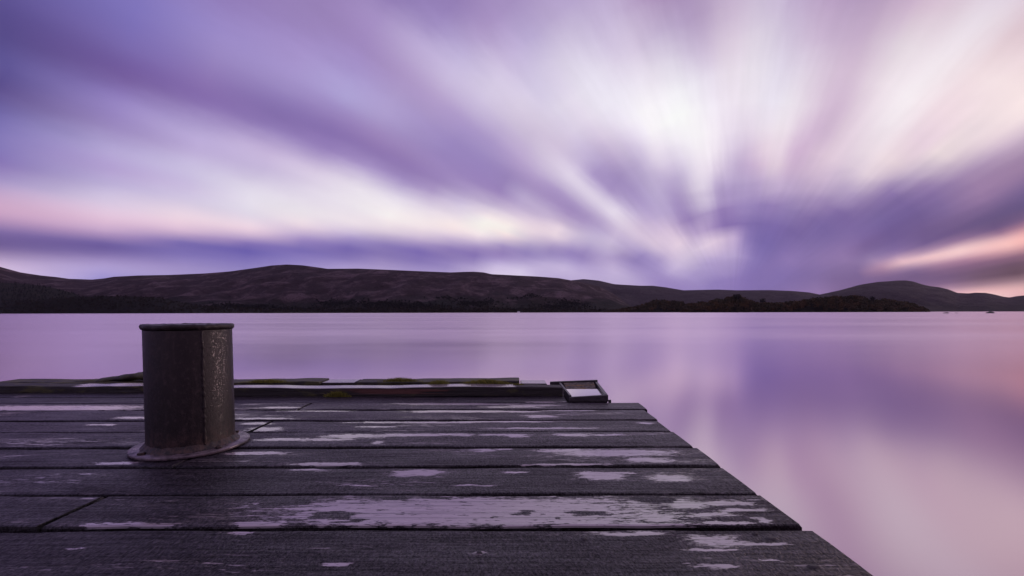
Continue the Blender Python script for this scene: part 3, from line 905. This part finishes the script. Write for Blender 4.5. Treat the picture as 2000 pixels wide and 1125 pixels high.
def kerb_material(name, wet, torn=(), moss=.5, seed=0.0):
    """old kerb timber: near-black sides, moss film, rain lying on top, torn reddish heartwood"""
    m, g = material(name)
    geo = g.n('ShaderNodeNewGeometry')
    pos = geo.outputs['Position']
    off = g.vm('ADD', pos, (seed, seed * 2, 0))
    x, yy, z = g.sep(pos)
    nz = g.sep(geo.outputs['Normal'])[2]
    grain = g.noise(g.vm('MULTIPLY', off, (2.5, 60, 90)), 1.0, 5.0, .62, .3)
    ms = g.noise(g.vm('MULTIPLY', off, (8, 20, 20)), 1.0, 5.0, .65)
    col = g.mix(grain, (0.006, 0.005, 0.004), (0.030, 0.025, 0.022))
    col = g.mix(g.rng(ms, moss, moss + .14, 0, .8), col, (0.075, 0.075, 0.018))
    wv = g.noise(g.vm('MULTIPLY', off, (5, 25, 0)), 1.0, 4.0, .6)
    cur = None
    for cx, rx in wet:
        b = g.m('SUBTRACT', 1.0, g.m('ABSOLUTE', g.m('DIVIDE', g.m('SUBTRACT', x, cx), rx)))
        cur = b if cur is None else g.m('MAXIMUM', cur, b)
    if cur is None:
        cur = -1.0
    w = g.m('MULTIPLY', g.rng(g.m('ADD', g.m('MULTIPLY', cur, 2.0), g.m('SUBTRACT', wv, .5)), 0.0, .15), g.rng(nz, .8, .95))
    col = g.mix(g.m('MULTIPLY', w, .8), col, (0.30, 0.26, 0.29))
    for cx, rx, z0, z1 in torn:
        b = g.m('SUBTRACT', 1.0, g.m('ABSOLUTE', g.m('DIVIDE', g.m('SUBTRACT', x, cx), rx)))
        b = g.m('MULTIPLY', g.rng(g.m('ADD', g.m('MULTIPLY', b, 1.4), g.m('MULTIPLY', g.m('SUBTRACT', grain, .5), 4.0)), 0.1, .5), g.m('MULTIPLY', g.rng(z, z0, z0 + .008), g.rng(z, z1, z1 - .008)))
        col = g.mix(g.m('MULTIPLY', b, g.rng(nz, .9, .5)), col, (0.10, 0.040, 0.030))
    rough = g.rng(w, 0, 1, .65, .10)
    hg = g.m('ADD', grain, g.m('MULTIPLY', ms, .8))
    st = g.rng(w, 0, 1, 1.0, .08)
    nb = g.n('ShaderNodeBump', Strength=st, Distance=.008, Height=hg).outputs[0]
    finish(g, Base_Color=col, Roughness=rough, Normal=nb)
    return m


K1 = kerb_material('kerb_timber', [(-1.5, .5), (-1.05, .45), (-.65, .35), (-.2, .22)], [(-.73, .32, .012, .050)], .56, 2.0)
K2 = kerb_material('kerb_timber_left', [(-2.4, .5)], [], .50, 5.0)
K3 = kerb_material('mossy_board', [], (), .44, 8.0)
K4 = kerb_material('mossy_log', [], (), .42, 11.0)
plank('kerb_beam', -2.02, .313, 2.818, 2.925, .057, .0565, K1, pier, seed=70, wob=.007, dz=.0045)
plank('kerb_beam', LEFT, -2.03, 2.968, 3.095, .046, .0455, K2, pier, seed=71, wob=.009, dz=.005)
plank('edge_board', -3.7, -1.375, 3.255, 3.43, .026, .055, K4, pier, seed=72, wob=.010, dz=.006)
plank('edge_board', -1.12, .055, 3.255, 3.43, .026, .055, K3, pier, seed=73, wob=.010, dz=.005)
K5 = kerb_material('gap_fill_board', [(-1.25, .6)], (), .8, 15.0)
plank('edge_board', -1.368, -1.130, 3.262, 3.425, .020, .045, K5, pier, seed=74, wob=.003, dz=.001)  # bright wet board added to fill the gap where water would show
plank('edge_board', .062, .250, 3.262, 3.425, .010, .045, kerb_material('wet_board_end', [(.15, .6)], (), .8, 16.0), pier, seed=75, wob=.003, dz=.001)

# mossy driftwood log lying on the left board
vs, fs = [], []
nL, nR = 46, 12
for i in range(nL):
    s = i / (nL - 1)
    x = -3.2 + s * 0.95
    zc = .018 + .048 * (1 / (1 + math.exp(-(s - .35) * 13)))
    rad = (.010 + .016 * min(1, s * 2.2)) * (1 - .6 * max(0, s - .9) * 10)
    for j in range(nR):
        a = j * 6.283 / nR
        rr = rad * (1 + .5 * float(fbm(s * 22 + 3, math.cos(a) * 1.2 + 5)))
        vs.append((x, 3.33 + 2.6 * rr * math.cos(a), zc + rr * math.sin(a)))
for i in range(nL - 1):
    for j in range(nR):
        fs.append((i * nR + j, i * nR + (j + 1) % nR, (i + 1) * nR + (j + 1) % nR, (i + 1) * nR + j))
fs.append(tuple(range(nR))[::-1])
fs.append(tuple((nL - 1) * nR + j for j in range(nR)))
tag(mesh_obj('driftwood_log', vs, fs, K4, smooth=True), 'mossy curved driftwood log at the pier end, left of the bollard', 'log')

# open timber tray at the far right corner
TRAY, g = material('tray_timber')
p = g.n('ShaderNodeNewGeometry').outputs['Position']
tg = g.noise(g.vm('MULTIPLY', p, (40, 12, 60)), 1.0, 5.0, .6)
finish(g, Base_Color=g.mix(tg, (0.010, 0.009, 0.010), (0.045, 0.040, 0.045)), Roughness=.42, Normal=bump(g, tg, .004))
tray = empty('open_tray', (.44, 2.9, 0))
tag(tray, 'low open black timber tray holding rainwater on the far right corner of the pier', 'tray')


def slab(name, pts, z0, z1, mat, parent, bev=.003):
    """prism over a plan polygon with bevelled edges; z1 may be a list per corner"""
    bm = bmesh.new()
    zt = z1 if isinstance(z1, (list, tuple)) else [z1] * len(pts)
    lo = [bm.verts.new((x, y, z0)) for x, y in pts]
    hi = [bm.verts.new((x, y, z)) for (x, y), z in zip(pts, zt)]
    n = len(pts)
    bm.faces.new(lo[::-1]); bm.faces.new(hi)
    for i in range(n):
        bm.faces.new((lo[i], lo[(i + 1) % n], hi[(i + 1) % n], hi[i]))
    if bev:
        bmesh.ops.bevel(bm, geom=list(bm.edges), offset=bev, segments=2, affect='EDGES', profile=.6)
    me = bpy.data.meshes.new(name)
    bm.to_mesh(me); bm.free()
    o = bpy.data.objects.new(name, me)
    COL.objects.link(o)
    me.materials.append(mat)
    if parent:
        o.parent = parent
        o.matrix_parent_inverse = Matrix.Translation(parent.location).inverted()
    return o


slab('front_rail', [(.332, 2.632), (.556, 2.632), (.556, 2.652), (.332, 2.652)], .001, [.028, .041, .041, .028], TRAY, tray)
slab('side_rail', [(.537, 2.654), (.556, 2.654), (.588, 3.135), (.570, 3.135)], -.05, .042, TRAY, tray)
slab('side_rail', [(.332, 2.654), (.346, 2.654), (.336, 3.135), (.322, 3.135)], -.05, .036, TRAY, tray)
slab('back_rail', [(.262, 3.137), (.590, 3.137), (.590, 3.16), (.262, 3.16)], -.05, [.040, .052, .052, .040], TRAY, tray)
slab('tray_floor', [(.348, 2.654), (.535, 2.654), (.568, 3.133), (.338, 3.133)], -.05, .012, TRAY, tray, 0)
PUD, g = material('rainwater')
finish(g, Base_Color=(0.30, 0.26, 0.30, 1), Roughness=.06, Specular_IOR_Level=1.0, Coat_Weight=1.0, Coat_Roughness=.03)
slab('rainwater', [(.349, 2.656), (.534, 2.656), (.552, 2.925), (.345, 2.925)], .0125, .026, PUD, tray, 0)
LICH, g = material('lichen_board')
p = g.n('ShaderNodeNewGeometry').outputs['Position']
l1 = g.noise(p, 55.0, 5.0, .7)
l2 = g.noise(g.vm('MULTIPLY', p, (12, 30, 12)), 1.0, 3.0, .6)
lc = g.mix(g.rng(l1, .42, .6), (0.03, 0.026, 0.022), (0.16, 0.14, 0.11))
lc = g.mix(g.rng(l2, .55, .66), lc, (0.20, 0.12, 0.03))
finish(g, Base_Color=lc, Roughness=.9, Normal=bump(g, l1, .01))
slab('lichen_board', [(.350, 2.932), (.545, 2.932), (.556, 3.10), (.350, 3.10)], .0125, [.020, .020, .044, .040], LICH, tray)
slab('corner_cleat', [(.560, 2.640), (.575, 2.640), (.575, 2.655), (.560, 2.655)], -.02, .010, TRAY, tray, .002)

# moss tufts
MOSS, g = material('moss')
geo = g.n('ShaderNodeNewGeometry')
finish(g, Base_Color=g.mix(geo.outputs['Random Per Island'], (0.070, 0.082, 0.012), (0.30, 0.29, 0.055)), Roughness=.9)


def moss(cx, cy, cz, w, dpt, h, n, lab, seed):
    rg = random.Random(seed)
    vs, fs = [], []
    for _ in range(n):
        u = rg.gauss(0, .42)
        x = cx + max(-1, min(1, u)) * w
        y = cy + rg.uniform(-1, 1) * dpt
        hh = h * rg.uniform(.4, 1.0) * math.exp(-1.2 * u * u)
        a = rg.uniform(0, 6.28)
        b = .0016
        k = len(vs)
        lx, ly = rg.gauss(0, .45) * hh, rg.gauss(0, .35) * hh
        vs += [(x - b * math.cos(a), y - b * math.sin(a), cz - .002), (x + b * math.cos(a), y + b * math.sin(a), cz - .002),
               (x + b * .8 * math.cos(a) + lx * .5, y + b * .8 * math.sin(a) + ly * .5, cz + hh * .6), (x + lx, y + ly, cz + hh)]
        fs += [(k, k + 1, k + 2), (k, k + 2, k + 3)]
    tag(mesh_obj('moss_tuft', vs, fs, MOSS), lab, 'moss', 'moss on the pier end')


moss(-.47, 2.94, .050, .08, .014, .040, 900, 'small low moss tuft behind the kerb beam near the middle of its length', 1)
moss(-.165, 2.938, .050, .19, .014, .044, 2200, 'widest moss tuft, bright green along the back of the kerb beam near its right end', 2)
moss(-1.08, 2.812, .001, .085, .006, .042, 800, 'moss clump on the planks against the front of the kerb beam right of the bollard', 3)
moss(-.80, 3.25, .028, .16, .014, .034, 800, 'dull low moss along the front of the edge board, left of the other tufts', 5)
moss(-1.75, 3.26, .022, .20, .02, .026, 800, 'olive moss on the edge board just right of the bollard', 6)
moss(.04, 2.90, .0565, .05, .014, .014, 350, 'thin yellowish moss on top of the kerb beam next to the tray', 4)

# ------------------------------------------------------------------ bollard
STEEL, g = material('rusted_steel')
geo = g.n('ShaderNodeNewGeometry')
p = geo.outputs['Position']
r1 = g.noise(g.vm('MULTIPLY', p, (14, 14, 6)), 1.0, 6.0, .66)
r2 = g.noise(p, 130.0, 4.0, .65)
r3 = g.noise(g.vm('MULTIPLY', p, (40, 40, 3.5)), 1.0, 3.0, .6)
r4 = g.noise(g.vm('MULTIPLY', p, (60, 60, 40)), 1.0, 5.0, .7)
c = g.mix(r1, (0.005, 0.004, 0.004), (0.024, 0.018, 0.017))
c = g.mix(g.rng(r3, .55, .75, 0, .45), c, (0.040, 0.028, 0.026))
c = g.mix(g.rng(r4, .50, .72, 0, .6), c, (0.070, 0.050, 0.050))
c = g.mix(g.rng(r2, .58, .68, 0, .85), c, (0.004, 0.003, 0.003))
zz = g.sep(p)[2]
c = g.mix(g.m('MULTIPLY', g.rng(zz, .10, .02), g.rng(r4, .42, .58)), c, (0.065, 0.040, 0.032))
pit = g.m('ADD', g.m('MULTIPLY', g.rng(r2, .70, .55), .6), g.m('ADD', r1, g.m('MULTIPLY', r4, .6)))
finish(g, Base_Color=c, Roughness=g.rng(r4, .3, .7, .36, .60), Specular_IOR_Level=.35, Normal=bump(g, pit, .0013, .8))
RIM = STEEL
BASE, g = material('wet_flange_steel')
p = g.n('ShaderNodeNewGeometry').outputs['Position']
b1 = g.noise(p, 30.0, 5.0, .65)
b2 = g.noise(p, 150.0, 3.0, .6)
c = g.mix(g.rng(b1, .38, .62), (0.030, 0.024, 0.026), (0.17, 0.135, 0.15))
finish(g, Base_Color=c, Roughness=g.rng(b1, .35, .65, .42, .2), Normal=bump(g, g.m('ADD', b1, g.m('MULTIPLY', b2, .5)), .002, .8))

BX, BY = -1.252, 1.782
bol = empty('bollard', (BX, BY, 0))
tag(bol, 'stout dark rusted steel bollard with welded seam and round base flange on the pier', 'bollard')
view = math.atan2(-BY, -BX)                        # towards the lens
SEAM = view + math.radians(16)
PR, PH = .1440, .455
lean = -.013


def post_radius(a):
    """rolled plate: round, with a flattened panel to the right of the weld"""
    t = (a - SEAM + math.pi) % (2 * math.pi) - math.pi
    span = math.radians(52)
    if 0 <= t <= span:
        mid = span / 2
        return PR * (math.cos(mid) / math.cos(t - mid) * .45 + .55 * (1 + .0)) * 1.0
    return PR


def ring_surface(name, rows, mat, rfun, nseg=128, cap_top=False, cap_bot=False, parent=None, jag=0.0, smooth=True):
    vs, fs = [], []
    for j, (dr, z) in enumerate(rows):
        for i in range(nseg):
            a = i * 2 * math.pi / nseg
            r = rfun(a) + dr + jag * float(fbm(math.cos(a) * 9 + 3, math.sin(a) * 9 + j * .3, 4))
            zz = z + jag * 1.2 * float(fbm(math.cos(a) * 12 + 13, math.sin(a) * 12, 4))
            vs.append((BX + r * math.cos(a) + lean * z / .48, BY + r * math.sin(a), zz))
    for j in range(len(rows) - 1):
        for i in range(nseg):
            fs.append((j * nseg + i, j * nseg + (i + 1) % nseg, (j + 1) * nseg + (i + 1) % nseg, (j + 1) * nseg + i))
    if cap_top:
        fs.append(tuple((len(rows) - 1) * nseg + i for i in range(nseg)))
    if cap_bot:
        fs.append(tuple(reversed(range(nseg))))
    return mesh_obj(name, vs, fs, mat, parent, smooth)


ring_surface('post', [(0, .0135 + (PH - .0135) * k / 16) for k in range(17)], STEEL, post_radius, 180, parent=bol)
# rolled lip with a flat steel lid
ring_surface('rim', [(-.02, .4555), (.000, .4560), (.0045, .4590), (.0075, .4640), (.0085, .4690), (.0075, .4735), (.0040, .4765), (-.002, .4775), (-.010, .4770), (-.016, .4755)], RIM,
             post_radius, 180, True, False, bol, jag=.0026)
ring_surface('base_flange', [(-.06, .0025), (-.002, .0025), (0, .004), (0, .0115), (-.0015, .013), (-.06, .0135)], BASE, lambda a: .1955, 128, True, True, bol, jag=.0012)
ring_surface('weld_bead', [(.0005, .0345), (.004, .028), (.010, .020), (.017, .0138)], STEEL, post_radius, 128, parent=bol, jag=.004)
# the seam: knobbly bead down the post
vs, fs = [], []
ns, nk = 90, 8
for i in range(ns):
    z = .030 + (PH - .032) * i / (ns - 1)
    r0 = .0034 * (1 + 1.0 * float(fbm(i * .55, 2.0, 3)))
    wob = .0025 * float(fbm(i * .07, 8.0, 3))
    for k in range(nk):
        a = k * 2 * math.pi / nk
        rad = post_radius(SEAM) + r0 * math.cos(a) * .75
        tang = r0 * 1.35 * math.sin(a) + wob
        vs.append((BX + rad * math.cos(SEAM) - tang * math.sin(SEAM) + lean * z / .48, BY + rad * math.sin(SEAM) + tang * math.cos(SEAM), z))
for i in range(ns - 1):
    for k in range(nk):
        fs.append((i * nk + k, i * nk + (k + 1) % nk, (i + 1) * nk + (k + 1) % nk, (i + 1) * nk + k))
fs += [tuple(range(nk))[::-1], tuple((ns - 1) * nk + k for k in range(nk))]
mesh_obj('weld_seam', vs, fs, STEEL, bol, True)
for da in (-62, 28, 118, 208):
    a = view + math.radians(da)
    x, yb = BX + .170 * math.cos(a), BY + .170 * math.sin(a)
    vs, fs = [], []
    for z, r in ((.0128, .013), (.019, .0125), (.0215, .009)):
        for i in range(6):
            q = i * math.pi / 3 + da
            vs.append((x + r * math.cos(q) * 1.0, yb + r * math.sin(q), z))
    for j in range(2):
        for i in range(6):
            fs.append((j * 6 + i, j * 6 + (i + 1) % 6, (j + 1) * 6 + (i + 1) % 6, (j + 1) * 6 + i))
    fs.append(tuple(12 + i for i in range(6)))
    mesh_obj('bolt', vs, fs, STEEL, bol)

# ------------------------------------------------------------------ air over the lake
HZ = bpy.data.materials.new('lake_haze')
HZ.use_nodes = True
g = G(HZ.node_tree)
pv = g.n('ShaderNodeVolumePrincipled', Color=(0.80, 0.76, 0.92, 1), Density=0.9e-5, Anisotropy=0.3)
g.n('ShaderNodeOutputMaterial', Volume=pv.outputs[0])
v, f = box_vf(-R - 300, R + 300, -R - 300, R + 300, -5.5, 760)
tag(mesh_obj('haze', v, f, HZ), 'thin lilac evening haze over the whole lake and hills', 'haze', kind='stuff')
